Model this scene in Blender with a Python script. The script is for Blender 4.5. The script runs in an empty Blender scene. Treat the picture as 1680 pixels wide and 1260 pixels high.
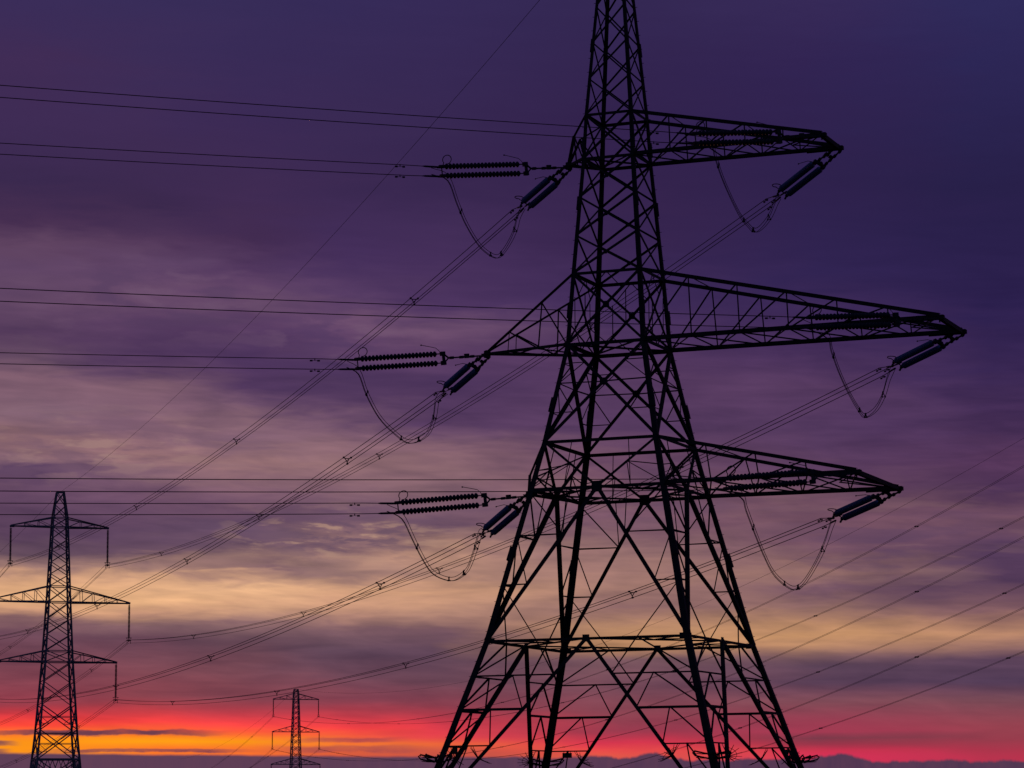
import bpy, bmesh, math, random
from mathutils import Vector, Matrix

sc = bpy.context.scene
col = sc.collection
random.seed(7)
R = math.radians

# ------------------------------------------------------------------ camera
CAM_H = 1.7
cam_data = bpy.data.cameras.new('camera')
cam_data.sensor_width = 36.0
cam_data.lens = 36.0 * 4692.0 / 1680.0
cam_data.clip_start = 0.5
cam_data.clip_end = 20000
cam = bpy.data.objects.new('camera', cam_data)
col.objects.link(cam)
cam.location = (0, 0, CAM_H)
cam.matrix_world = (Matrix.Translation((0, 0, CAM_H)) @ Matrix.Rotation(R(90 + 8.4921), 4, 'X')
                    @ Matrix.Rotation(R(-0.321), 4, 'Z'))
sc.camera = cam

# ------------------------------------------------------------------ view
sc.view_settings.view_transform = 'Standard'
sc.view_settings.look = 'None'
sc.view_settings.exposure = 0.0
sc.view_settings.gamma = 1.0
sc.render.engine = 'CYCLES'
sc.cycles.max_bounces = 4
sc.cycles.use_denoising = False
sc.render.film_transparent = False

# ------------------------------------------------------------------ sky
# Dusk sky with layered stratus, described by direction: elevation colour
# bands at a few azimuths, warped and streaked by stretched cloud noise.
def lin(c):
    out = []
    for x in c:
        x /= 255.0
        out.append(x / 12.92 if x <= 0.04045 else ((x + 0.055) / 1.055) ** 2.4)
    return out

SKY_TOP = 16.2      # degrees of elevation covered by the ramps
SKY = {             # azimuth in degrees : [(elevation in degrees, sRGB colour)]
    -9.44: [(15.97,(59,45,89)), (14.79,(64,44,85)), (13.59,(63,44,85)), (12.40,(58,41,78)), (11.68,(71,47,81)), (11.20,(96,68,97)), (10.72,(96,69,101)), (9.99,(98,71,100)), (9.39,(85,59,92)), (8.91,(102,76,99)), (8.55,(128,94,111)), (7.83,(124,94,111)), (7.35,(138,102,109)), (6.98,(134,100,113)), (6.77,(91,66,95)), (6.38,(98,70,97)), (5.54,(89,64,90)), (5.18,(100,76,92)), (4.88,(148,113,109)), (4.60,(212,161,126)), (4.22,(232,177,129)), (3.98,(209,156,121)), (3.79,(138,100,102)), (3.50,(103,69,85)), (3.03,(117,69,83)), (2.55,(132,66,80)), (2.13,(152,62,76)), (1.91,(222,60,66)), (1.69,(250,72,55)), (1.42,(255,150,25))],
    -7.41: [(16.05,(57,45,89)), (13.65,(63,44,85)), (11.97,(59,41,77)), (11.24,(80,54,88)), (10.76,(95,68,102)), (10.22,(102,73,103)), (9.73,(87,60,95)), (9.13,(79,54,91)), (8.76,(91,64,97)), (8.40,(124,91,108)), (7.74,(128,94,113)), (7.07,(156,115,118)), (6.71,(132,98,113)), (6.28,(108,77,101)), (5.56,(97,71,97)), (5.14,(102,76,95)), (4.83,(158,121,113)), (4.59,(217,166,129)), (4.17,(232,178,132)), (3.93,(197,147,118)), (3.69,(130,95,101)), (3.39,(105,70,86)), (2.79,(123,70,82)), (2.25,(138,66,77)), (1.98,(196,62,70)), (1.78,(246,66,66)), (1.56,(252,110,40)), (1.41,(255,165,18)), (1.26,(252,120,40))],
    -5.36: [(16.10,(55,44,88)), (13.70,(59,42,85)), (11.28,(67,44,81)), (10.79,(81,55,93)), (10.49,(95,66,102)), (10.13,(100,72,103)), (9.58,(89,61,98)), (8.97,(73,50,89)), (8.42,(81,56,93)), (8.06,(110,80,105)), (7.76,(136,101,114)), (7.39,(126,94,113)), (6.90,(156,116,119)), (6.54,(138,102,113)), (6.05,(110,79,102)), (5.69,(98,74,99)), (5.33,(104,78,98)), (4.96,(148,113,109)), (4.75,(126,94,103)), (4.38,(234,181,138)), (4.00,(209,159,126)), (3.73,(138,103,105)), (3.39,(104,74,87)), (2.79,(120,72,84)), (2.25,(132,67,79)), (1.92,(192,60,72)), (1.73,(250,68,70)), (1.55,(252,100,50)), (1.40,(255,155,22)), (1.24,(250,115,45))],
    -3.42: [(16.13,(54,43,88)), (12.51,(59,41,81)), (11.05,(69,47,91)), (10.32,(85,59,99)), (9.78,(108,77,108)), (9.41,(95,66,101)), (8.86,(75,52,91)), (8.13,(83,58,93)), (7.76,(106,77,103)), (7.42,(134,99,113)), (6.91,(144,108,113)), (6.42,(132,98,110)), (5.88,(106,78,100)), (5.45,(138,104,107)), (5.27,(120,90,103)), (4.97,(163,125,114)), (4.66,(148,113,111)), (4.36,(219,166,130)), (4.00,(197,147,122)), (3.63,(123,90,98)), (3.21,(96,70,88)), (2.67,(108,70,86)), (2.18,(130,64,80)), (1.87,(200,60,72)), (1.65,(246,66,70)), (1.49,(240,84,62)), (1.35,(248,128,45)), (1.20,(225,96,58))],
    -1.47: [(16.14,(54,42,87)), (12.52,(56,39,79)), (11.06,(69,47,90)), (10.08,(77,53,95)), (9.62,(110,79,109)), (9.17,(89,61,97)), (8.50,(77,53,92)), (7.77,(85,59,94)), (7.40,(110,80,103)), (7.13,(132,97,110)), (6.79,(138,103,111)), (6.30,(132,98,109)), (5.75,(110,81,101)), (5.39,(140,106,105)), (5.08,(183,139,119)), (4.72,(175,133,117)), (4.35,(209,157,124)), (3.99,(185,139,118)), (3.60,(119,86,96)), (3.14,(94,68,87)), (2.54,(105,69,84)), (2.05,(137,62,78)), (1.72,(210,58,74)), (1.48,(232,66,76)), (1.31,(238,104,58)), (1.16,(200,84,70))],
    1.95: [(16.12,(52,40,83)), (13.71,(50,34,76)), (11.28,(57,38,79)), (10.06,(65,45,89)), (8.60,(85,58,94)), (7.62,(87,60,95)), (6.65,(110,76,97)), (5.79,(120,85,102)), (5.00,(148,110,109)), (4.48,(164,122,110)), (3.97,(141,103,103)), (3.61,(186,138,105)), (3.24,(188,137,98)), (2.98,(115,82,91)), (2.40,(120,74,88)), (1.92,(135,66,80)), (1.55,(152,58,78)), (1.31,(218,54,78)), (1.18,(238,78,74)), (1.07,(226,90,72))],
    6.08: [(16.01,(55,42,88)), (14.82,(50,36,82)), (12.41,(46,33,75)), (10.59,(49,36,82)), (9.26,(67,45,87)), (8.29,(87,59,96)), (7.56,(83,57,94)), (6.83,(87,59,93)), (6.10,(110,77,95)), (5.74,(119,82,99)), (5.14,(114,80,97)), (4.65,(150,111,105)), (4.35,(110,79,95)), (3.93,(148,109,102)), (3.66,(186,137,105)), (3.42,(202,149,106)), (3.18,(174,128,102)), (3.01,(125,91,95)), (2.82,(91,67,87)), (2.48,(90,64,87)), (2.12,(130,76,88)), (1.76,(150,62,82)), (1.52,(163,58,82)), (1.40,(120,58,74)), (1.24,(160,52,74)), (1.14,(205,50,80)), (1.05,(214,50,86))],
    9.68: [(15.85,(47,42,90)), (14.90,(45,39,86)), (12.28,(40,32,73)), (9.88,(44,32,77)), (8.68,(55,38,81)), (7.47,(71,47,85)), (6.75,(83,53,87)), (6.27,(79,52,86)), (5.67,(110,76,94)), (5.07,(84,59,89)), (4.47,(83,58,87)), (3.87,(123,87,95)), (3.40,(184,134,106)), (3.20,(157,114,102)), (2.92,(91,66,88)), (2.44,(83,61,87)), (2.08,(120,74,86)), (1.61,(150,66,80)), (1.35,(148,60,76)), (1.14,(172,54,76)), (0.98,(185,52,78))],
}

def make_sky():
    w = bpy.data.worlds.new('World')
    sc.world = w
    w.use_nodes = True
    nt = w.node_tree
    N, L = nt.nodes, nt.links
    N.clear()
    def node(t, **kw):
        n = N.new(t)
        for k, v in kw.items():
            setattr(n, k, v)
        return n
    def math_(op, a, b=None, c=None, clamp=False):
        n = node('ShaderNodeMath', operation=op, use_clamp=clamp)
        for i, x in enumerate((a, b, c)):
            if x is None:
                continue
            if isinstance(x, (int, float)):
                n.inputs[i].default_value = x
            else:
                L.new(x, n.inputs[i])
        return n.outputs[0]
    def smooth(x, a, b):
        n = node('ShaderNodeMapRange', interpolation_type='SMOOTHSTEP')
        L.new(x, n.inputs[0])
        n.inputs[1].default_value = a
        n.inputs[2].default_value = b
        return n.outputs[0]
    def mix(f, a, b, mode='MIX'):
        n = node('ShaderNodeMix', data_type='RGBA', blend_type=mode)
        if isinstance(f, (int, float)):
            n.inputs[0].default_value = f
        else:
            L.new(f, n.inputs[0])
        for i, x in ((6, a), (7, b)):
            if isinstance(x, (tuple, list)):
                n.inputs[i].default_value = (*x[:3], 1)
            else:
                L.new(x, n.inputs[i])
        return n.outputs[2]
    tc = node('ShaderNodeTexCoord')
    sx = node('ShaderNodeSeparateXYZ')
    L.new(tc.outputs['Generated'], sx.inputs[0])
    az = math_('DEGREES', math_('ARCTAN2', sx.outputs[0], sx.outputs[1]))
    el = math_('DEGREES', math_('ARCSINE', sx.outputs[2]))
    def noise(saz, sel, detail, rough, ox=0.0, tilt=0.0, distort=0.0):
        cx = node('ShaderNodeCombineXYZ')
        L.new(math_('MULTIPLY_ADD', az, saz, ox), cx.inputs[0])
        L.new(math_('MULTIPLY', math_('MULTIPLY_ADD', az, tilt, el), sel), cx.inputs[1])
        n = node('ShaderNodeTexNoise')
        n.inputs['Scale'].default_value = 1.0
        n.inputs['Detail'].default_value = detail
        n.inputs['Roughness'].default_value = rough
        n.inputs['Distortion'].default_value = distort
        L.new(cx.outputs[0], n.inputs['Vector'])
        return math_('SUBTRACT', n.outputs[0], 0.5)
    # cloud wisps: warp the elevation before reading the bands
    n1 = noise(0.30, 1.6, 4, 0.5, 3.1, 0.03, 0.5)
    n2 = noise(0.9, 4.6, 5, 0.52, 7.7, 0.02, 0.6)
    amp = smooth(el, 2.3, 5.5)
    warp = math_('MULTIPLY', math_('MULTIPLY_ADD', n1, 0.5, math_('MULTIPLY', n2, 0.5)),
                 math_('MULTIPLY_ADD', amp, 1.0, 0.12))
    elw = math_('ADD', el, warp)
    fac = math_('DIVIDE', elw, SKY_TOP, clamp=True)
    azw = math_('MULTIPLY_ADD', n1, 3.0, az)
    cols = []
    keys = sorted(SKY)
    for a in keys:
        r = node('ShaderNodeValToRGB')
        r.color_ramp.interpolation = 'LINEAR'
        st = sorted(SKY[a])
        el_ = r.color_ramp.elements
        while len(el_) < len(st):
            el_.new(0.5)
        for e, (d, c) in zip(el_, st):
            e.position = d / SKY_TOP
        for e, (d, c) in zip(r.color_ramp.elements, st):
            e.color = (*lin(c), 1)
        L.new(fac, r.inputs[0])
        cols.append(r.outputs[0])
    c = cols[0]
    for i in range(1, len(keys)):
        m = node('ShaderNodeMapRange')
        L.new(azw, m.inputs[0])
        m.inputs[1].default_value = keys[i - 1]
        m.inputs[2].default_value = keys[i]
        c = mix(m.outputs[0], c, cols[i])
    # fine streaks of thicker and thinner cloud
    n3 = noise(0.7, 6.5, 5, 0.5, 1.3, 0.02, 0.3)
    n4 = noise(0.40, 2.2, 5, 0.52, 11.0, 0.05, 0.8)
    g = math_('MULTIPLY_ADD', n3, 0.55, math_('MULTIPLY', n4, 0.9))
    streak_amp = math_('MULTIPLY', smooth(el, 12.5, 7.0), smooth(el, 0.9, 2.6))
    g = math_('MULTIPLY', g, math_('MULTIPLY_ADD', streak_amp, 0.85, 0.08))
    gm = math_('ADD', 1.0, g)
    gc = node('ShaderNodeCombineColor')
    L.new(gm, gc.inputs[0])
    L.new(math_('MULTIPLY_ADD', math_('SUBTRACT', gm, 1.0), 0.95, 1.0), gc.inputs[1])
    L.new(math_('MULTIPLY_ADD', math_('SUBTRACT', gm, 1.0), 0.78, 1.0), gc.inputs[2])
    c = mix(1.0, c, gc.outputs[0], 'MULTIPLY')
    # ragged broken cloud patches with lit gaps
    def patch(a0, wa, e0, we, saz, sel, off, dark, lit, amount):
        nonlocal c
        a = math_('DIVIDE', math_('SUBTRACT', az, a0), wa)
        e = math_('DIVIDE', math_('SUBTRACT', el, e0), we)
        d = math_('MULTIPLY_ADD', a, a, math_('MULTIPLY', e, e))
        m = math_('POWER', 2.718, math_('MULTIPLY', d, -1.0))
        n = noise(saz, sel, 5, 0.54, off, 0.03, 0.15)
        hi = math_('MULTIPLY', math_('MULTIPLY', smooth(n, 0.02, 0.13), m), amount)
        lo = math_('MULTIPLY', math_('MULTIPLY', smooth(n, 0.01, -0.09), m), amount)
        c = mix(hi, c, lin(lit))
        c = mix(lo, c, lin(dark))
    patch(-3.4, 1.9, 5.45, 0.42, 1.0, 4.6, 21.0, (100, 77, 98), (184, 146, 126), 0.8)
    patch(-8.2, 2.2, 7.2, 0.55, 0.7, 3.2, 5.0, (112, 84, 104), (168, 132, 126), 0.6)
    patch(-7.2, 2.6, 10.2, 0.7, 0.5, 1.6, 33.0, (82, 60, 94), (112, 84, 112), 0.6)
    patch(-3.4, 1.6, 9.5, 0.55, 0.6, 2.0, 47.0, (80, 57, 96), (116, 88, 114), 0.6)
    patch(2.5, 3.0, 6.2, 0.6, 0.5, 2.4, 61.0, (100, 74, 98), (140, 104, 108), 0.5)
    patch(7.5, 2.6, 5.2, 0.9, 0.35, 2.2, 75.0, (88, 64, 94), (138, 104, 106), 0.5)
    # thin dark streaks lying across the glow, left of centre
    def streak(e0, half, a0, a1, soft, depth, nscale, colr):
        nonlocal c
        ns = noise(nscale, 3.0, 5, 0.6, e0 * 13.7)
        e = math_('ABSOLUTE', math_('SUBTRACT', math_('MULTIPLY_ADD', ns, half * 2.2, el), e0))
        a = math_('MULTIPLY', smooth(az, a0 - soft, a0 + soft), smooth(az, a1 + soft, a1 - soft))
        m = math_('MULTIPLY', smooth(e, half, half * 0.35), a)
        m = math_('MULTIPLY', m, math_('MULTIPLY_ADD', ns, 1.2, depth), clamp=True)
        c = mix(m, c, lin(colr))
    streak(1.575, 0.075, -10.2, -6.2, 0.9, 0.95, 1.2, (112, 62, 78))
    streak(1.36, 0.08, -10.6, -9.9, 0.25, 0.9, 1.6, (98, 60, 84))
    streak(1.21, 0.06, -10.6, -10.0, 0.2, 0.8, 1.6, (96, 60, 84))
    streak(1.215, 0.05, -9.0, -5.6, 0.8, 0.8, 1.4, (118, 62, 80))
    streak(1.23, 0.10, -4.6, -2.0, 0.7, 0.55, 0.9, (150, 70, 80))
    streak(1.42, 0.07, -4.2, -2.4, 0.5, 0.5, 0.9, (150, 60, 80))
    # far cloud bank along the horizon with a billowing top edge
    nb = noise(1.1, 0.6, 4, 0.5, 5.2)
    nb2 = noise(5.5, 1.5, 4, 0.6, 2.2)
    bump = math_('MULTIPLY', math_('MULTIPLY_ADD', nb, 0.42, math_('MULTIPLY', nb2, 0.12)),
                 math_('MULTIPLY_ADD', smooth(az, -1.0, 2.5), 0.8, 0.12))
    def hump(a0, wd, h):
        d = math_('DIVIDE', math_('SUBTRACT', az, a0), wd)
        return math_('MULTIPLY', math_('POWER', 2.718, math_('MULTIPLY', math_('MULTIPLY', d, d), -1.0)), h)
    top = math_('ADD', math_('ADD', bump, math_('MULTIPLY_ADD', az, -0.0125, 1.06)), math_('ADD', hump(2.65, 0.42, 0.085), hump(6.5, 0.5, 0.055)))
    edge = math_('SUBTRACT', top, el)
    bank = smooth(edge, -0.03, 0.045)
    bank_c = mix(smooth(az, -9.0, 8.0), lin((92, 62, 86)), lin((74, 52, 80)))
    bank_c = mix(math_('MULTIPLY_ADD', nb2, 0.9, 0.3, clamp=True), bank_c, lin((104, 66, 86)))
    c = mix(bank, c, bank_c)
    # higher up and behind the viewer the sky falls off to dark dusk blue
    up = smooth(el, 16.0, 50.0)
    c = mix(up, c, lin((30, 32, 66)))
    behind = smooth(sx.outputs[1], 0.8, -0.2)
    c = mix(behind, c, lin((30, 38, 68)))
    low = smooth(el, 0.0, -3.0)
    c = mix(low, c, lin((14, 12, 18)))
    bg = node('ShaderNodeBackground')
    bg.inputs['Strength'].default_value = 1.0
    L.new(c, bg.inputs['Color'])
    out = node('ShaderNodeOutputWorld')
    L.new(bg.outputs[0], out.inputs['Surface'])
make_sky()

# the set sun's last glow, low behind the cloud bank at the left
sun_data = bpy.data.lights.new('sun', 'SUN')
sun_data.energy = 0.06
sun_data.angle = R(6)
sun_data.color = (1.0, 0.38, 0.22)
sun = bpy.data.objects.new('sun', sun_data)
col.objects.link(sun)
sd = Vector((math.sin(R(-8)) * math.cos(R(1.5)), math.cos(R(-8)) * math.cos(R(1.5)), math.sin(R(1.5))))
sun.rotation_euler = sd.to_track_quat('Z', 'Y').to_euler()

# ------------------------------------------------------------------ materials
def mat(name, base, rough, metal=0.0, var=0.25, scale=3.0, spec=0.5):
    m = bpy.data.materials.new(name)
    m.use_nodes = True
    nt = m.node_tree
    b = nt.nodes['Principled BSDF']
    tc = nt.nodes.new('ShaderNodeTexCoord')
    n = nt.nodes.new('ShaderNodeTexNoise')
    n.inputs['Scale'].default_value = scale
    n.inputs['Detail'].default_value = 5
    nt.links.new(tc.outputs['Object'], n.inputs['Vector'])
    r = nt.nodes.new('ShaderNodeValToRGB')
    r.color_ramp.elements[0].color = (*[x * (1 - var) for x in base], 1)
    r.color_ramp.elements[1].color = (*[x * (1 + var) for x in base], 1)
    r.color_ramp.elements[0].position = 0.3
    r.color_ramp.elements[1].position = 0.7
    nt.links.new(n.outputs['Fac'], r.inputs[0])
    nt.links.new(r.outputs[0], b.inputs['Base Color'])
    b.inputs['Roughness'].default_value = rough
    b.inputs['Metallic'].default_value = metal
    b.inputs['Specular IOR Level'].default_value = spec
    return m
STEEL = mat('weathered_dark_steel', (0.05, 0.045, 0.045), 0.75, spec=0.2)
HAZESTEEL = mat('haze_paled_steel', (0.40, 0.35, 0.36), 0.75, spec=0.2)  # far pylons: fading through distant haze put into a paler base colour
FITTING = mat('forged_fitting', (0.05, 0.05, 0.055), 0.6, spec=0.3)
SHADEGLAZE = mat('shaded_glaze', (0.04, 0.04, 0.06), 0.55, spec=0.3, var=0.15)  # level strings: base colour darkened where little sky is reflected
SKYGLAZE = mat('sky_sheen_glaze', (0.15, 0.22, 0.42), 0.5, spec=0.5, var=0.12)  # sloping strings: blue sheen of the sky painted into the base colour
WIRE = mat('aluminium_conductor', (0.055, 0.05, 0.055), 0.7, spec=0.08)
PLATE = mat('enamel_sign', (0.12, 0.09, 0.05), 0.6, spec=0.2)
def ground_mat():
    m = mat('rough_grass', (0.05, 0.06, 0.025), 0.95, var=0.5, scale=0.35, spec=0.1)
    return m
GRASS = ground_mat()

# ------------------------------------------------------------------ mesh builder
def perp(d, hint):
    a = hint - d * hint.dot(d)
    if a.length < 1e-4:
        h = Vector((0, 0, 1)) if abs(d.z) < 0.9 else Vector((1, 0, 0))
        a = h - d * h.dot(d)
    return a.normalized()

class MB:
    def __init__(self):
        self.v, self.f, self.smooth = [], [], False
    def prism(self, rings, close=True):
        n = len(rings[0])
        b = len(self.v)
        for r in rings:
            self.v.extend(r)
        for k in range(len(rings) - 1):
            for i in range(n):
                j = (i + 1) % n
                self.f.append((b + k * n + i, b + k * n + j, b + (k + 1) * n + j, b + (k + 1) * n + i))
        if close:
            self.f.append(tuple(b + i for i in reversed(range(n))))
            e = b + (len(rings) - 1) * n
            self.f.append(tuple(e + i for i in range(n)))
    def angle(self, p, q, w, hint=Vector((0, -1, 0)), w2=None, t=None):
        """steel angle section from p to q, first flange towards hint"""
        p, q = Vector(p), Vector(q)
        d = q - p
        if d.length < 1e-4:
            return
        d.normalize()
        a = perp(d, hint)
        b = d.cross(a)
        rings = []
        for c, ww in ((p, w), (q, w2 or w)):
            tt = t or max(0.014, ww * 0.13)
            o = -ww * 0.32
            pts = ((0, 0), (ww, 0), (ww, tt), (tt, tt), (tt, ww), (0, ww))
            rings.append([c + a * (x + o) + b * (y + o) for x, y in pts])
        self.prism(rings)
    def bar(self, p, q, w, h=None, hint=Vector((0, 0, 1)), w2=None):
        p, q = Vector(p), Vector(q)
        d = q - p
        if d.length < 1e-5:
            return
        d.normalize()
        a = perp(d, hint)
        b = d.cross(a)
        h = h or w
        rings = []
        for c, k in ((p, 1.0), (q, (w2 or w) / w)):
            rings.append([c + a * (x * h * k / 2) + b * (y * w * k / 2) for x, y in ((-1, -1), (1, -1), (1, 1), (-1, 1))])
        self.prism(rings)
    def tube(self, pts, r, n=6, closed=False):
        pts = [Vector(p) for p in pts]
        rings = []
        prev = None
        m = len(pts)
        for i, p in enumerate(pts):
            if closed:
                d = pts[(i + 1) % m] - pts[i - 1]
            else:
                d = pts[min(i + 1, m - 1)] - pts[max(i - 1, 0)]
            d.normalize()
            a = perp(d, prev if prev else Vector((0, 0, 1)))
            prev = a
            b = d.cross(a)
            rr = r[i] if isinstance(r, (list, tuple)) else r
            rings.append([p + (a * math.cos(2 * math.pi * k / n) + b * math.sin(2 * math.pi * k / n)) * rr for k in range(n)])
        if closed:
            rings.append(list(rings[0]))
        self.prism(rings, close=not closed)
    def lathe(self, p, axis, prof, n=14):
        axis = Vector(axis).normalized()
        a = perp(axis, Vector((0, 0, 1)))
        b = axis.cross(a)
        p = Vector(p)
        self.prism([[p + axis * s + (a * math.cos(2 * math.pi * k / n) + b * math.sin(2 * math.pi * k / n)) * max(r, 1e-3)
                     for k in range(n)] for s, r in prof])
    def plate(self, c, u, v, w, h, t):
        u = Vector(u).normalized()
        v = perp(u, Vector(v))
        self.bar(Vector(c) - u * w / 2, Vector(c) + u * w / 2, t, h, hint=v)
    def build(self, name, m, parent=None):
        base = wloc(parent)
        me = bpy.data.meshes.new(name)
        me.from_pydata([tuple(Vector(p) - base) for p in self.v], [], self.f)
        me.update()
        if self.smooth:
            for p in me.polygons:
                p.use_smooth = True
        me.materials.append(m)
        o = bpy.data.objects.new(name, me)
        col.objects.link(o)
        if parent:
            o.parent = parent
        return o

def wloc(o):
    v = Vector((0, 0, 0))
    while o:
        v += Vector(o.location)
        o = o.parent
    return v

def tag(o, label=None, cat=None, group=None, kind=None):
    for k, x in (('label', label), ('category', cat), ('group', group), ('kind', kind)):
        if x:
            o[k] = x
    return o

def empty(name, loc, label, cat, group=None):
    o = bpy.data.objects.new(name, None)
    col.objects.link(o)
    o.location = loc
    o.empty_display_size = 0.5
    return tag(o, label, cat, group)

def copy_tree(o, parent=None):
    c = o.copy()
    col.objects.link(c)
    c.parent = parent
    for ch in list(o.children):
        copy_tree(ch, c)
    return c

# ------------------------------------------------------------------ ground
g = MB()
NX = 48
for i in range(NX + 1):
    for j in range(NX + 1):
        g.v.append(Vector((-6000 + 12000 * i / NX, -3000 + 12000 * j / NX, 0)))
for i in range(NX):
    for j in range(NX):
        a = i * (NX + 1) + j
        g.f.append((a, a + NX + 1, a + NX + 2, a + 1))
ground = g.build('ground', GRASS)
tag(ground, 'dark flat grass field under the pylons', 'ground', kind='structure')

# ================================================================== main tower
YAW = R(22.147)
EX = Vector((math.cos(YAW), -math.sin(YAW), 0))
EY = Vector((math.sin(YAW), math.cos(YAW), 0))
EZ = Vector((0, 0, 1))
O = Vector((6.2314, 163.3246, 0))
def T(x, y, z):
    return O + EX * x + EY * y + EZ * z
# level : (height, half width)
LV = [('foot', 0.0, 9.37), ('R3', 5.24, 7.70), ('R2', 7.22, 7.12), ('R1', 9.11, 6.54), ('R0', 11.10, 5.95),
      ('L1', 19.71, 4.00), ('L2', 22.46, 3.40), ('L3', 28.17, 2.34), ('L4', 32.33, 2.065), ('L5', 39.17, 1.55),
      ('L6', 41.80, 1.42), ('peak', 54.3, 0.42)]
ZL = {n: z for n, z, w in LV}
def half(z):
    for (n0, z0, w0), (n1, z1, w1) in zip(LV, LV[1:]):
        if z <= z1:
            return w0 + (w1 - w0) * (z - z0) / (z1 - z0)
    return LV[-1][2]
def corner(sx, sy, z):
    w = half(z)
    return T(sx * w, sy * w, z)
A_, B_, C_, D_ = (-1, -1), (-1, 1), (1, -1), (1, 1)
tower = empty('transmission_tower', O, 'big black lattice tower with long arms reaching right, nearest of the pylons', 'pylon')

def leg_w(z):
    return 0.38 - 0.22 * min(1.0, z / 52.0)
for s in (A_, B_, C_, D_):
    m = MB()
    zs = [z for n, z, w in LV]
    for z0, z1 in zip(zs, zs[1:]):
        p, q = corner(*s, z0), corner(*s, z1)
        # flanges run along the two faces, inwards from the corner
        d = (q - p).normalized()
        a = perp(d, -EX * s[0])
        b = perp(d, -EY * s[1])
        rings = []
        for c, ww in ((p, leg_w(z0)), (q, leg_w(z1))):
            tt = ww * 0.16
            pts = [(0, 0), (ww, 0), (ww, tt), (tt, tt), (tt, ww), (0, ww)]
            if s[0] * s[1] > 0:
                pts = pts[::-1]
            rings.append([c + a * (x - ww * 0.25) + b * (y - ww * 0.25) for x, y in pts])
        m.prism(rings)
    # splice plates where leg lengths are bolted together
    for z in (16.0, 24.6, 30.1, 36.5, 40.0, 46.0):
        p, q = corner(*s, z - 0.4), corner(*s, z + 0.4)
        m.bar(p, q, leg_w(z) * 0.98, leg_w(z) * 0.98, hint=EX)
    if s in (A_, D_):       # climbing step bolts on two legs
        z, k = 4.5, 0
        while z < 52:
            p = corner(*s, z)
            out = (EX * s[0]) if k % 2 else (EY * s[1])
            m.bar(p, p + out * (0.11 + leg_w(z) * 0.3), 0.024)
            z += 0.42
            k += 1
    m.build('leg', STEEL, tower)

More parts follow.
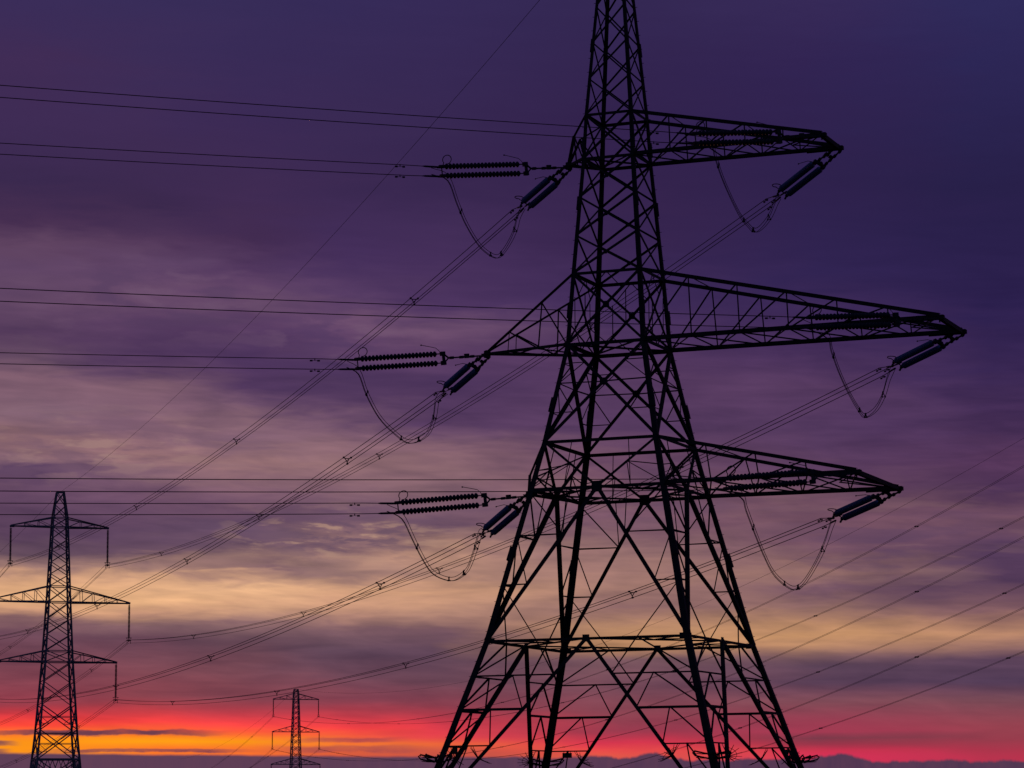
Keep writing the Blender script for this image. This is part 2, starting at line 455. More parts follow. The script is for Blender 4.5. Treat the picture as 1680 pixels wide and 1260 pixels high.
FACES = {'near': (A_, C_, -EY), 'far': (B_, D_, EY), 'left': (A_, B_, -EX), 'right': (C_, D_, EX)}
for fname, (P, Q, nrm) in FACES.items():
    m, gussets = MB(), []
    inn = -nrm
    def c1(z): return corner(*P, z)
    def c2(z): return corner(*Q, z)
    def lerp(a, b, t): return a + (b - a) * t
    def st(p, q, w): m.angle(p, q, w, inn)
    def gusset(p, s):
        gp = MB()
        gp.plate(p, (Q[0] - P[0]) * EX + (Q[1] - P[1]) * EY, EZ, s, s, 0.03)
        gussets.append(gp)
    # peak: six X panels; upper body: three X panels
    z, zn = ZL['L6'], 0
    hs = [ZL['L6'] + k * 2.2 for k in range(6)]
    for z0, z1 in zip(hs, hs[1:]):
        st(c1(z0), c2(z1), 0.085); st(c2(z0), c1(z1), 0.085)
    z5, z4 = ZL['L5'], ZL['L4']
    hs = [z4 + (z5 - z4) * k / 3 for k in range(4)]
    for z0, z1 in zip(hs, hs[1:]):
        st(c1(z0), c2(z1), 0.115); st(c2(z0), c1(z1), 0.115)
        gusset(lerp(c1(z0), c2(z1), 0.5), 0.2)
    st(c1(ZL['L5']), c2(ZL['L6']), 0.12); st(c2(ZL['L5']), c1(ZL['L6']), 0.12)
    # L3-L4 : one X with light redundants
    z3 = ZL['L3']
    st(c1(z3), c2(z4), 0.13); st(c2(z3), c1(z4), 0.13)
    t = half(z3) / (half(z3) + half(z4))
    X = lerp(c1(z3), c2(z4), t); gusset(X, 0.38)
    m4 = lerp(c1(z4), c2(z4), 0.5); m3 = lerp(c1(z3), c2(z3), 0.5)
    for a, b, tt in ((c1(z3), c2(z4), 0.75), (c2(z3), c1(z4), 0.75)):
        st(lerp(a, b, tt), m4, 0.05)
    for a, b, tt in ((c1(z3), c2(z4), 0.25), (c2(z3), c1(z4), 0.25)):
        st(lerp(a, b, tt), m3, 0.05)
        st(lerp(a, b, tt), lerp(a, b, tt) + EZ * 1.9, 0.045)
    # L2-L3 : large X with hip bracing
    z2 = ZL['L2']
    a1, b1, a2, b2 = c1(z3), c2(z3), c1(z2), c2(z2)
    st(a1, b2, 0.185); st(b1, a2, 0.185)
    t = half(z3) / (half(z3) + half(z2))
    X = lerp(a1, b2, t); gusset(X, 0.42)
    zx = X.z
    st(X, c1(zx + 0.05), 0.07); st(X, c2(zx + 0.05), 0.07)
    for (leg_f, up, dn) in ((c1, a1, a2), (c2, b1, b2)):
        k1 = lerp(up, X, 0.48); k2 = lerp(X, dn, 0.5)
        st(k1, leg_f(k1.z), 0.055); st(k1, leg_f(zx), 0.055); st(k2, leg_f(k2.z), 0.055); st(k2, leg_f(zx), 0.055)
    # L1-L2 : V down to the middle gusset
    z1 = ZL['L1']
    mid1 = lerp(c1(z1), c2(z1), 0.5)
    st(c1(z2), mid1, 0.14); st(c2(z2), mid1, 0.14)
    gusset(mid1, 0.62)
    mid2 = lerp(c1(z2), c2(z2), 0.5)
    for cc in (c1, c2):
        k = lerp(cc(z2), mid1, 0.5)
        st(k, lerp(cc(z1), mid1, 0.5), 0.05); st(k, cc((z1 + z2) / 2 - 0.3), 0.055)
        st(k, lerp(cc(z1), cc(z2), 0.02), 0.05)
        st(lerp(cc(z2), mid2, 0.5), lerp(cc(z1), mid1, 0.5), 0.045)
    # R0-L1 : inverted V with redundants
    z0 = ZL['R0']
    for cc in (c1, c2):
        G = lambda f: lerp(mid1, cc(z0), f)
        Lg = lambda f: cc(z1 + (z0 - z1) * f)
        st(mid1, cc(z0), 0.225)
        for f in (0.31, 0.635):
            st(Lg(f), G(f), 0.07)
            st(Lg(f) - nrm * 0.35, G(f) - nrm * 0.05, 0.05)
        st(lerp(Lg(0), Lg(0.04), 0.5), G(0.31), 0.075)
        st(lerp(mid1, cc(z1), 0.45), G(0.31), 0.055)
        st(Lg(0.31), G(0.635), 0.065)
        st(G(0.635), lerp(Lg(0.99), Lg(0.9), 0.5), 0.05) if cc is c1 and fname in ('left', 'right') else None
        st(Lg(0.635), lerp(cc(z0), lerp(c1(z0), c2(z0), 0.5), 0.5), 0.06)
        gusset(cc(z0) * 0.94 + lerp(c1(z0), c2(z0), 0.5) * 0.06, 0.3)
    # below the ring : inverted V to the feet with horizontals and zigzags
    mid0 = lerp(c1(z0), c2(z0), 0.5)
    gusset(mid0, 0.4)
    for cc in (c1, c2):
        foot = cc(0.25)
        st(mid0, foot, 0.205)
        def Gz(z):
            return lerp(mid0, foot, (z0 - z) / (z0 - 0.25))
        lv = [z0, ZL['R1'], ZL['R2'], ZL['R3'], 2.9]
        for i, z in enumerate(lv[1:]):
            st(cc(z), Gz(z), (0.085, 0.14, 0.075, 0.075)[i])
            top = lerp(cc(lv[i]), Gz(lv[i]), 0.5)
            st(top, Gz(z), 0.075); st(top, cc(z), 0.085)
    fb = m.build('face_bracing', STEEL, tower)
    for gp in gussets:
        gp.build('gusset_plate', STEEL, fb)

# horizontal frames
def frame(z, w, plan='', name='horizontal_frame'):
    m = MB()
    cs = [corner(*s, z) for s in (A_, C_, D_, B_)]
    for i in range(4):
        p, q = cs[i], cs[(i + 1) % 4]
        m.angle(p, q, w, Vector((0, 0, -1)))
    mids = [(cs[i] + cs[(i + 1) % 4]) / 2 for i in range(4)]
    if plan == 'diamond':
        for i in range(4):
            m.angle(mids[i], mids[(i + 1) % 4], w * 0.6)
            c = cs[(i + 1) % 4]
            k = (mids[i] + mids[(i + 1) % 4]) / 2
            m.angle(c, k, w * 0.4)
            m.angle(mids[i] * 0.5 + c * 0.5, k, w * 0.35)
            m.angle(mids[(i + 1) % 4] * 0.5 + c * 0.5, k, w * 0.35)
    if plan == 'cross':
        m.angle(cs[0], cs[2], w * 0.55); m.angle(cs[1] + EZ * 0.08, cs[3] + EZ * 0.08, w * 0.55)
    return m.build(name, STEEL, tower)
frame(ZL['L6'], 0.16)
frame(ZL['L5'], 0.17, 'cross')
frame(ZL['L4'], 0.17)
frame(ZL['L3'], 0.20, 'cross')
frame(ZL['L2'], 0.18)
frame(ZL['L1'], 0.18, 'diamond')
frame(ZL['R0'], 0.15, 'diamond')
frame(54.3, 0.12)

# crossarms: four chords, laced sides, laced bottom, heavy end beam
def crossarm(side, zl, zu, tip_n, tip_f, n, cw):
    m, lc, eb = MB(), MB(), MB()
    rows = []
    for sy, tip in ((-1, tip_n), (1, tip_f)):
        lo, up = corner(side, sy, zl), corner(side, sy, zu)
        tip = T(*tip)
        tu = tip + EZ * 0.16
        m.angle(lo, tip, cw * 1.18, EZ)
        m.angle(up, tu, cw, -EZ)
        L_ = [lo + (tip - lo) * k / n for k in range(n + 1)]
        U_ = [up + (tu - up) * k / n for k in range(n + 1)]
        for k in range(1, n):
            lc.angle(L_[k], U_[k], 0.062, EY)
        for k in range(n - 1):
            lc.angle(L_[k], U_[k + 1], 0.075, EY)
        rows.append((L_, U_))
    for k in range(n):
        a, b = rows[0][0], rows[1][0]
        if k:
            lc.angle(a[k], b[k], 0.085, -EZ)
        lc.angle(a[k], b[k + 1], 0.085, -EZ); lc.angle(b[k] + EZ * 0.07, a[k + 1] + EZ * 0.07, 0.085, -EZ)
    for k in range(1, n - 1):
        a, b = rows[0][1], rows[1][1]
        if k % 2 == 1:
            lc.angle(a[k], b[k], 0.06, -EZ)
    tn, tf = T(*tip_n), T(*tip_f)
    d = (tf - tn).normalized()
    eb.bar(tn - d * 0.12, tf + d * 0.12, 0.22, 0.24)
    for p in (tn, tf):
        eb.plate(p - EX * side * 0.85, EX * side, EZ, 2.1, 0.29, 0.06)
        eb.bar(p + EX * side * 0.02, p + EX * side * 0.26, 0.3, 0.22)
        eb.bar(p - EZ * 0.28, p, 0.1, 0.06, hint=EX)
    for k in (0.0, 1.0):
        c0 = tn.lerp(tf, k)
        c1_ = tn.lerp(tf, 1 - k) - EX * side * 2.2
        lc.angle(c0, c0 - EX * side * 2.2 + (tf - tn) * (0.5 - k), 0.07)
    arm = m.build('crossarm', STEEL, tower)
    lc.build('lacing', STEEL, arm)
    eb.build('end_beam', STEEL, arm)
    return arm
crossarm(1, ZL['L5'], ZL['L6'], (12.86, -1.75, 39.17), (12.86, 1.75, 39.17), 5, 0.215)
crossarm(1, ZL['L3'], ZL['L4'], (19.5, -2.6, 28.17), (19.5, 2.6, 28.17), 6, 0.225)
crossarm(1, ZL['L1'], ZL['L2'], (15.15, -4.45, 19.71), (15.15, 4.45, 19.71), 4, 0.205)

def short_arm(zl, zu, tip, knee, cw):
    """stub crossarm on the inner side: chords drop steeply to a pointed tip"""
    m, lc, eb = MB(), MB(), MB()
    tp = T(*tip)
    for sy in (-1, 1):
        lo, up = corner(-1, sy, zl), corner(-1, sy, zu)
        m.angle(lo, tp, cw, EZ)
        if knee:
            kn = T(knee[0], knee[1] + sy * 0.45, knee[2])
            m.angle(up, kn, 0.09, -EZ); m.angle(kn, tp + EZ * 0.1, 0.15, -EZ)
            lc.angle(kn, lo.lerp(tp, 0.45), 0.09)
            lc.angle(kn, lo, 0.08)
        else:
            tu = tp + EZ * 0.15
            m.angle(up, tu, cw * 0.75, -EZ)
            ks = (0.0, 0.36, 0.74)
            for i in (1, 2):
                k = ks[i]
                lc.angle(lo.lerp(tp, k), up.lerp(tu, k), 0.085 if i == 1 else 0.05)
                lc.angle(up.lerp(tu, k), lo.lerp(tp, ks[i - 1]), 0.08)
    a, b = corner(-1, -1, zl), corner(-1, 1, zl)
    for k0, k1 in ((0, 0.4), (0.4, 0.75)):
        lc.angle(a.lerp(tp, k0), b.lerp(tp, k1), 0.07, EZ); lc.angle(b.lerp(tp, k0), a.lerp(tp, k1), 0.07, EZ)
    eb.lathe(tp - EZ * 0.22, EZ, [(0, 0.1), (0.02, 0.2), (0.42, 0.2), (0.46, 0.1)], 10)
    eb.plate(tp, EX, EY, 0.6, 0.45, 0.06)
    arm = m.build('crossarm', STEEL, tower)
    lc.build('lacing', STEEL, arm)
    eb.build('end_plate', STEEL, arm)
short_arm(ZL['L5'], ZL['L6'], (-2.92, -0.3, 39.12), (-2.35, -0.4, 40.75), 0.15)
short_arm(ZL['L3'], ZL['L4'], (-7.75, -1.3, 28.1), None, 0.15)
short_arm(ZL['L1'], ZL['L2'], (-4.76, -2.3, 19.6), (-4.55, -2.2, 20.7), 0.15)

# earth wire peak cap
m = MB()
m.bar(T(-0.6, 0, 54.3), T(0.6, 0, 54.3), 0.14)
m.build('earthwire_bracket', STEEL, tower)

# anti climbing guards: looped outriggers at each leg, barbed wire, spiked fans on the diagonals
for s in (A_, B_, C_, D_):
    m, bw = MB(), MB()
    p = corner(*s, 4.45)
    outs = [(EX * s[0] + EY * s[1] * 0.35).normalized(), (-EX * s[0] * 0.9 + EY * s[1] * 0.5).normalized(),
            (EX * s[0] * 0.35 + EY * s[1]).normalized(), (EX * s[0] * 0.5 - EY * s[1] * 0.9).normalized()]
    for d in outs:
        dn = (d + EZ * 0.22).normalized()
        sd_ = dn.cross(EZ).normalized() * 0.05 + EZ * 0.12
        r0 = p + dn * 0.25
        r1 = p + dn * 1.05
        loop = [r0 - sd_, r1 - sd_, r1 + dn * 0.12, r1 + sd_, r0 + sd_]
        m.tube(loop, 0.045, 6, closed=True)
        m.bar(p, r0, 0.09)
        bw.bar(r1, r1 + EZ * 0.18, 0.03)
    ends = [p + (d + EZ * 0.22).normalized() * 1.0 for d in outs]
    for i in range(4):
        a, b = ends[i], ends[(i + 1) % 4]
        for dz in (0.0, -0.22):
            pts = [a.lerp(b, k / 6) + EZ * (dz - 0.05 * math.sin(k / 6 * math.pi)) for k in range(7)]
            bw.tube(pts, 0.014, 4)
            for k in range(1, 12):
                q = a.lerp(b, k / 12) + EZ * dz
                u = Vector((random.uniform(-1, 1), random.uniform(-1, 1), random.uniform(-1, 1))).normalized() * 0.07
                bw.bar(q - u, q + u, 0.012)
    gd = m.build('climbing_guard', STEEL, tower)
    bw.build('barbed_wire', STEEL, gd)
for fname, (P, Q, nrm) in FACES.items():
    for S_ in (P, Q):
        mid0 = (corner(*P, ZL['R0']) + corner(*Q, ZL['R0'])) / 2
        foot = corner(*S_, 0.25)
        p = mid0.lerp(foot, (ZL['R0'] - 4.55) / (ZL['R0'] - 0.25))
        m = MB()
        ax = (foot - mid0).normalized()
        side = ax.cross(nrm).normalized()
        for k in range(9):
            a = R(-100 + 25 * k)
            d = side * math.sin(a) + nrm * math.cos(a)
            d = (d - ax * 0.35).normalized()
            m.bar(p, p + d * 0.8, 0.045, w2=0.02)
        ring = [p + (side * math.sin(a) + nrm * math.cos(a)) * 0.5 - ax * 0.2 for a in [R(-100 + 12.5 * k) for k in range(17)]]
        m.tube(ring, 0.014, 4)
        m.build('spiked_guard', STEEL, tower)

# small warning plates hung under the low horizontals
def sign(pt, u, w, h):
    m = MB()
    m.plate(pt, u, EZ, w, h, 0.02)
    s = m.build('warning_sign', PLATE, tower)
    for sx_ in (-1, 1):
        f = MB()
        q = pt + Vector(u).normalized() * (w * 0.35 * sx_) + EZ * (h / 2)
        f.bar(q - EZ * 0.02, q + EZ * 0.10, 0.03)
        f.build('hanger', STEEL, s)
def face_pt(P, Q, frac, z):
    return corner(*P, z).lerp(corner(*Q, z), frac)
sign(face_pt(A_, C_, 0.045, 4.98), EX, 0.32, 0.34)
sign(face_pt(B_, D_, 0.085, 4.98), EX, 0.60, 0.30)
sign(face_pt(B_, D_, 0.962, 5.0), EX, 0.34, 0.30)

# ================================================================== insulators
def make_tension_set(twin):
    """local frame: string runs along +X from the attachment at the origin; the twin strings are offset along local Z"""
    root = empty('tension_insulator', (0, 0, 0), 'x', 'insulator')
    X, Y, Z = Vector((1, 0, 0)), Vector((0, 1, 0)), Vector((0, 0, 1))
    l = MB()
    for s in ((-1, 1) if twin else (0,)):
        l = MB()
        z0, z1 = 0.15 * s, 0.24 * s
        l.bar((0.0, 0, z0), (2.6, 0, z1), 0.075, 0.085)
        for x in (0.2, 1.0, 1.7, 2.35):
            zz = z0 + (z1 - z0) * x / 2.6
            l.bar((x - 0.12, 0, zz), (x + 0.12, 0, zz), 0.15, 0.15)
        l.bar((1.2, 0, 0.05 + z0), (1.5, 0, 0.05 + z0), 0.1, 0.26)
        l.build('link_rod', FITTING, root)
    for x0, nm in ((2.55, 'yoke_plate'),):
        y = MB()
        y.bar((x0, 0, 0), (x0 + 0.32, 0, 0.27), 0.06, 0.13, hint=Y)
        y.bar((x0, 0, 0), (x0 + 0.32, 0, -0.27), 0.06, 0.13, hint=Y)
        y.bar((x0 + 0.32, 0, -0.34), (x0 + 0.32, 0, 0.34), 0.1, 0.16, hint=X)
        for s in (-1, 1):
            y.bar((x0 + 0.22, 0, 0.27 * s), (x0 + 0.5, 0, 0.27 * s), 0.2, 0.24)
            y.bar((x0 + 0.4, 0, 0.27 * s), (x0 + 0.78, 0, 0.27 * s), 0.06, 0.06)
        y.build(nm, FITTING, root)
    for s in (-1, 1):
        m = MB()
        m.smooth = True
        k_ = 1.13 if twin else 1.0
        prof = [(0, 0.05)]
        n, pt = 21, 0.232
        for k in range(n):
            x = 0.02 + k * pt
            prof += [(x, 0.085), (x + 0.03, 0.10), (x + 0.075, 0.165), (x + 0.11, 0.178), (x + 0.145, 0.165), (x + 0.185, 0.10), (x + 0.225, 0.085)]
        prof.append((0.02 + n * pt + 0.03, 0.05))
        m.lathe((3.3, 0, 0.27 * s), X, [(x, r * k_) for x, r in prof], 14)
        m.build('insulator_string', SKYGLAZE if twin else SHADEGLAZE, root)
    # live end: small plates and the arcing racket above the string
    y = MB()
    for s in (-1, 1):
        y.bar((8.2, 0, 0.27 * s), (8.55, 0, 0.27 * s), 0.16, 0.18)
        y.bar((8.5, -0.28, 0.27 * s), (8.5, 0.28, 0.27 * s), 0.09, 0.10)
    y.bar((8.4, 0, -0.27), (8.4, 0, 0.27), 0.05, 0.05, hint=X)
    y.build('live_yoke', FITTING, root)
    h = MB()
    h.smooth = True
    h.tube([(8.3, 0, 0.30), (8.25, 0.05, 0.5)] + [(8.02 + 0.28 * math.cos(a), 0.05 + 0.1 * math.sin(a), 0.66 + 0.24 * math.sin(a)) for a in [R(-20 + 20 * k) for k in range(16)]], 0.026, 6)
    h.build('arcing_ring', FITTING, root)
    h = MB()
    h.smooth = True
    h.tube([(3.05, 0, 0.3), (3.12, 0, 0.45), (3.3, 0, 0.62), (3.7, 0, 0.72), (4.2, 0, 0.84)], 0.018, 6)
    h.lathe((4.17, 0, 0.84), X, [(0, 0.01), (0.03, 0.04), (0.09, 0.04), (0.12, 0.01)], 8)
    h.build('arcing_horn', FITTING, root)
    return root

TIP = {  # circuit position : (outgoing tip towards the left line, tip towards the receding line)
    'RT': ((12.86, -1.75, 39.17), (12.86, 1.75, 39.17)), 'RM': ((19.5, -2.6, 28.17), (19.5, 2.6, 28.17)),
    'RB': ((15.15, -4.45, 19.71), (15.15, 4.45, 19.71)), 'LT': ((-2.92, -0.3, 39.1),) * 2,
    'LM': ((-7.75, -1.3, 28.1),) * 2, 'LB': ((-4.76, -2.3, 19.6),) * 2}
ARM = {'RT': 'long upper right arm', 'RM': 'long middle right arm', 'RB': 'long lower right arm',
       'LT': 'upper left stub arm', 'LM': 'middle left arm', 'LB': 'lower left stub arm'}
DAT = {
'RT': dict(a1=38.513, b1=-0.0579, dz=-0.3, sag=4.25, jumper=[(11.14, 155.94, 38.55), (11.5, 156.88, 37.96), (11.9, 157.93, 37.15), (12.44, 159.34, 36.36), (13.16, 161.21, 35.55), (13.69, 162.58, 35.29), (14.27, 164.1, 35.2), (14.89, 165.7, 35.86), (15.47, 167.22, 36.8), (15.92, 168.4, 37.83)]),
'LT': dict(a1=38.429, b1=-0.0614, dz=0.0, sag=3.75, jumper=[(-3.64, 162.1, 37.99), (-3.14, 163.42, 36.9), (-2.7, 164.58, 35.98), (-2.12, 166.13, 35.2), (-1.59, 167.52, 34.81), (-0.91, 169.32, 34.75), (-0.51, 170.38, 35.25), (-0.02, 171.66, 36.3), (0.28, 172.47, 37.23), (0.43, 172.88, 37.96)]),
'RM': dict(a1=27.704, b1=-0.0583, dz=0.0, sag=4.25, jumper=[(17.1, 153.0, 27.12), (17.45, 153.91, 26.43), (18.01, 155.37, 25.47), (18.7, 157.18, 24.63), (19.54, 159.37, 23.91), (20.04, 160.67, 23.76), (20.94, 163.02, 24.5), (21.61, 164.78, 25.55), (22.08, 166.01, 26.72)]),
'LM': dict(a1=27.410, b1=-0.0596, dz=-0.4, sag=3.25, jumper=[(-8.78, 162.23, 26.68), (-8.37, 163.29, 25.59), (-7.75, 164.94, 24.5), (-7.01, 166.87, 23.86), (-6.13, 169.19, 23.51), (-5.18, 171.67, 24.3), (-4.77, 172.76, 25.46), (-4.59, 173.22, 26.65)]),
'RB': dict(a1=19.130, b1=-0.0601, dz=-0.2, sag=4.00, jumper=[(12.26, 152.57, 18.4), (12.61, 153.5, 17.74), (13.21, 155.05, 16.56), (13.83, 156.64, 15.47), (14.42, 158.17, 14.69), (15.21, 160.21, 14.24), (16.03, 162.32, 14.12), (16.84, 164.42, 14.77), (17.85, 167.02, 16.19), (18.52, 168.78, 17.42), (18.9, 169.76, 18.31)]),
'LB': dict(a1=18.903, b1=-0.0538, dz=-0.9, sag=3.25, jumper=[(-6.23, 160.58, 18.17), (-5.69, 161.99, 17.13), (-5.22, 163.24, 16.2), (-4.7, 164.6, 15.43), (-4.07, 166.25, 15.16), (-3.43, 167.93, 15.22), (-2.78, 169.65, 15.84), (-2.46, 170.48, 16.6), (-2.18, 171.23, 17.58), (-1.96, 171.79, 18.34)]),
}
DIR1 = Vector((math.cos(R(208)), math.sin(R(208)), 0))
# second pylon (suspension type) the receding line runs to
P2 = Vector((-66.0, 415.0, 0))
AX2 = Vector((math.cos(R(17)), math.sin(R(17)), 0))
ARM2 = {'T': (7.05, 42.95), 'M': (10.35, 32.03), 'B': (8.55, 23.38)}
INS2 = 5.35
def end2(k):
    h, z = ARM2[k[1]]
    return P2 + AX2 * (h if k[0] == 'R' else -h) + EZ * (z - INS2 - 0.2)
def curve1(k):
    P = T(*TIP[k][0]); d = DAT[k]
    def f(t):
        p = P + DIR1 * t
        p.z = d['a1'] + d['b1'] * t + 0.0002 * t * t
        return p
    return f
def curve2(k):
    d = DAT[k]
    P = T(*TIP[k][1]) + EZ * d['dz']
    Q = end2(k)
    Ln = (Q - P).to_2d().length
    def f(t):
        s = t / Ln
        p = P.lerp(Q, s)
        p.z -= 4 * d['sag'] * s * (1 - s)
        return p
    return f, Ln

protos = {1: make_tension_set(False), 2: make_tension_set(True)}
def orient(o, p, target, roll):
    d = (target - p).normalized()
    y = EZ.cross(d).normalized()
    z = d.cross(y)
    c, s = math.cos(roll), math.sin(roll)
    y2, z2 = y * c + z * s, z * c - y * s
    M = Matrix((d, y2, z2)).transposed().to_4x4()
    M.translation = p
    o.matrix_world = M
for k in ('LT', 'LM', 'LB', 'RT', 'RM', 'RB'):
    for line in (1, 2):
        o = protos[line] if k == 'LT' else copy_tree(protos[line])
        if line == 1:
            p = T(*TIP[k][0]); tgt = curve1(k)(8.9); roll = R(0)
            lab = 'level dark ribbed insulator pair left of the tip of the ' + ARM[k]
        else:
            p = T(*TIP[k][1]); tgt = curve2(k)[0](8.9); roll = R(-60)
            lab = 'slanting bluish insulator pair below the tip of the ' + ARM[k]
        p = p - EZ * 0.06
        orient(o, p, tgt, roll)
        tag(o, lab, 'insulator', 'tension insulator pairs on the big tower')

# ================================================================== conductor bundles
def bundle(name, label, group, f, t0, t1, nseg, r, offs0, offs1, nrm, spacers=(), dampers=(), cat='power cable', sp_w=0.045):
    root = empty(name, f(t0), label, cat, group)
    ts = [t0 + (t1 - t0) * (i / nseg) ** 1.0 for i in range(nseg + 1)]
    ts = sorted(set(ts + [t0 + 0.5, t0 + 1.0, t0 + 2.0]))
    for (a0, b0), (a1, b1) in zip(offs0, offs1):
        m = MB(); m.smooth = True
        def pos(t, a0=a0, b0=b0, a1=a1, b1=b1):
            k = min(1.0, (t - t0) / 2.0)
            k = k * k * (3 - 2 * k)
            return f(t) + nrm * (a0 + (a1 - a0) * k) + EZ * (b0 + (b1 - b0) * k)
        m.tube([pos(t) for t in ts], r, 5)
        c = m.build('conductor', WIRE, root)
        if name == 'conductor_bundle':
            m = MB(); m.smooth = True
            m.tube([pos(t0 + 0.0), pos(t0 + 0.15), pos(t0 + 0.9), pos(t0 + 1.1)], [0.05, 0.062, 0.055, r], 6)
            m.build('dead_end_clamp', FITTING, c)
        for t in dampers:
            m = MB()
            p = pos(t); q = (pos(t + 0.3) - p).normalized()
            m.bar(p - EZ * 0.1, p + EZ * 0.03, 0.05)
            m.bar(p - EZ * 0.1 - q * 0.24, p - EZ * 0.1 + q * 0.24, 0.02)
            for s in (-1, 1):
                m.bar(p - EZ * 0.11 + q * s * 0.16, p - EZ * 0.11 + q * s * 0.30, 0.085)
            m.build('vibration_damper', FITTING, c)
    for t in spacers:
        m = MB()
        cs = [f(t) + nrm * a + EZ * b for a, b in offs1]
        mid = sum(cs, Vector()) / len(cs)
        if len(cs) == 3:
            q = (f(t + 0.3) - f(t)).normalized()
            core = [mid + (x - mid) * 0.6 + q * 0.05 for x in cs]
            for i in range(3):
                m.bar(core[i], core[(i + 1) % 3], sp_w)
                m.bar(core[i], cs[i], sp_w)
                m.bar(cs[i] - q * 0.13, cs[i] + q * 0.13, sp_w * 2.0)
        else:
            q = (f(t + 0.3) - f(t)).normalized()
            m.bar(cs[0], cs[1], sp_w)
            for c_ in cs:
                m.bar(c_ - q * 0.25, c_ + q * 0.25, sp_w * 2.2)
        m.build('spacer', FITTING, root)
    return root

TRI = [(-0.26, 0.2), (0.26, 0.2), (0.0, -0.24)]
N1 = EZ.cross(DIR1).normalized()
for k in ('LT', 'LM', 'LB', 'RT', 'RM', 'RB'):
    f = curve1(k)
    o1 = [(0.0, 0.30), (0.0, -0.30)]
    o0 = [(0.0, 0.27), (0.0, -0.27)]
    bundle('conductor_bundle', 'level cables running to the left edge from the ' + ARM[k],
           'cable bundles leaving the big tower to the left', f, 8.5, 175.0, 70, 0.023, o0, o1, N1, spacers=(85.0, 140.0), dampers=(11.0,))
for k in ('LT', 'LM', 'LB', 'RT', 'RM', 'RB'):
    f, Ln = curve2(k)
    d = (end2(k) - T(*TIP[k][1])); d.z = 0; d.normalize()
    nn = EZ.cross(d).normalized()
    sp = [x for x in ((35, 97, 151, 210) if k[0] == 'L' else (45, 107, 161, 223))]
    o0 = [(-0.24, 0.13), (0.26, -0.10), (0.16, -0.24)]
    bundle('conductor_bundle', 'sagging cables from the %s to the left edge pylon' % ARM[k],
           'cable bundles receding to the left pylon', f, 8.5, Ln, 90, 0.024, o0, TRI, nn, spacers=sp, dampers=(10.6,), sp_w=0.05)

# jumper loops under the arms
def catmull(pts, n):
    pts = [Vector(p) for p in pts]
    P = [pts[0] * 2 - pts[1]] + pts + [pts[-1] * 2 - pts[-2]]
    out = []
    for i in range(1, len(P) - 2):
        for j in range(n):
            t = j / n
            out.append(0.5 * ((2 * P[i]) + (P[i + 1] - P[i - 1]) * t + (2 * P[i - 1] - 5 * P[i] + 4 * P[i + 1] - P[i + 2]) * t * t
                              + (3 * P[i] - P[i - 1] - 3 * P[i + 1] + P[i + 2]) * t ** 3))
    out.append(P[-2])
    return out
for k in ('LT', 'LM', 'LB', 'RT', 'RM', 'RB'):
    e1 = curve1(k)(9.0); e2 = curve2(k)[0](9.2)
    pts = [e1] + [Vector(p) for p in DAT[k]['jumper']] + [e2]
    pl = catmull(pts, 4)
    hor = (Vector(DAT[k]['jumper'][-1]) - Vector(DAT[k]['jumper'][0])); hor.z = 0; hor.normalize()
    nn = EZ.cross(hor)
    root = empty('jumper_loop', pl[len(pl) // 2], 'loop of thin black cable hanging below the ' + ARM[k], 'jumper cable', 'jumper loops of the big tower')
    def offs(i, a, b):
        n = len(pl)
        d = (pl[min(i + 1, n - 1)] - pl[max(i - 1, 0)]).normalized()
        up = nn.cross(d).normalized()
        u = i / (n - 1)
        # strands spread where they leave the clamps and draw together in the bight
        w = 1.0 - 0.45 * math.sin(math.pi * u) ** 2
        wa = 0.15 + 0.95 * max(0.0, u - 0.35)
        return pl[i] + nn * a * wa + up * b * w
    for a, b in ((-0.16, 0.17), (0.16, 0.17), (0.0, -0.2)):
        m = MB(); m.smooth = True
        m.tube([offs(i, a, b) for i in range(len(pl))], 0.0185, 5)
        m.build('conductor', WIRE, root)
    n = len(pl)
    for u, big in ((0.24, 1), (0.5, 1), (0.62, 2), (0.80, 1)):
        i = int(u * (n - 1))
        m = MB()
        cs = [offs(i, a, b) for a, b in ((-0.16, 0.17), (0.16, 0.17), (0.0, -0.2))]
        cs2 = [offs(min(i + 1, n - 1), a, b) for a, b in ((-0.16, 0.17), (0.16, 0.17), (0.0, -0.2))]
        for j in range(3):
            m.bar(cs[j], cs[(j + 1) % 3], 0.035 * big ** 0.6)
            dd = (cs2[j] - cs[j]).normalized()
            m.bar(cs[j] - dd * 0.06, cs[j] + dd * 0.08 * big, 0.065)
        m.build('spacer', FITTING, root)

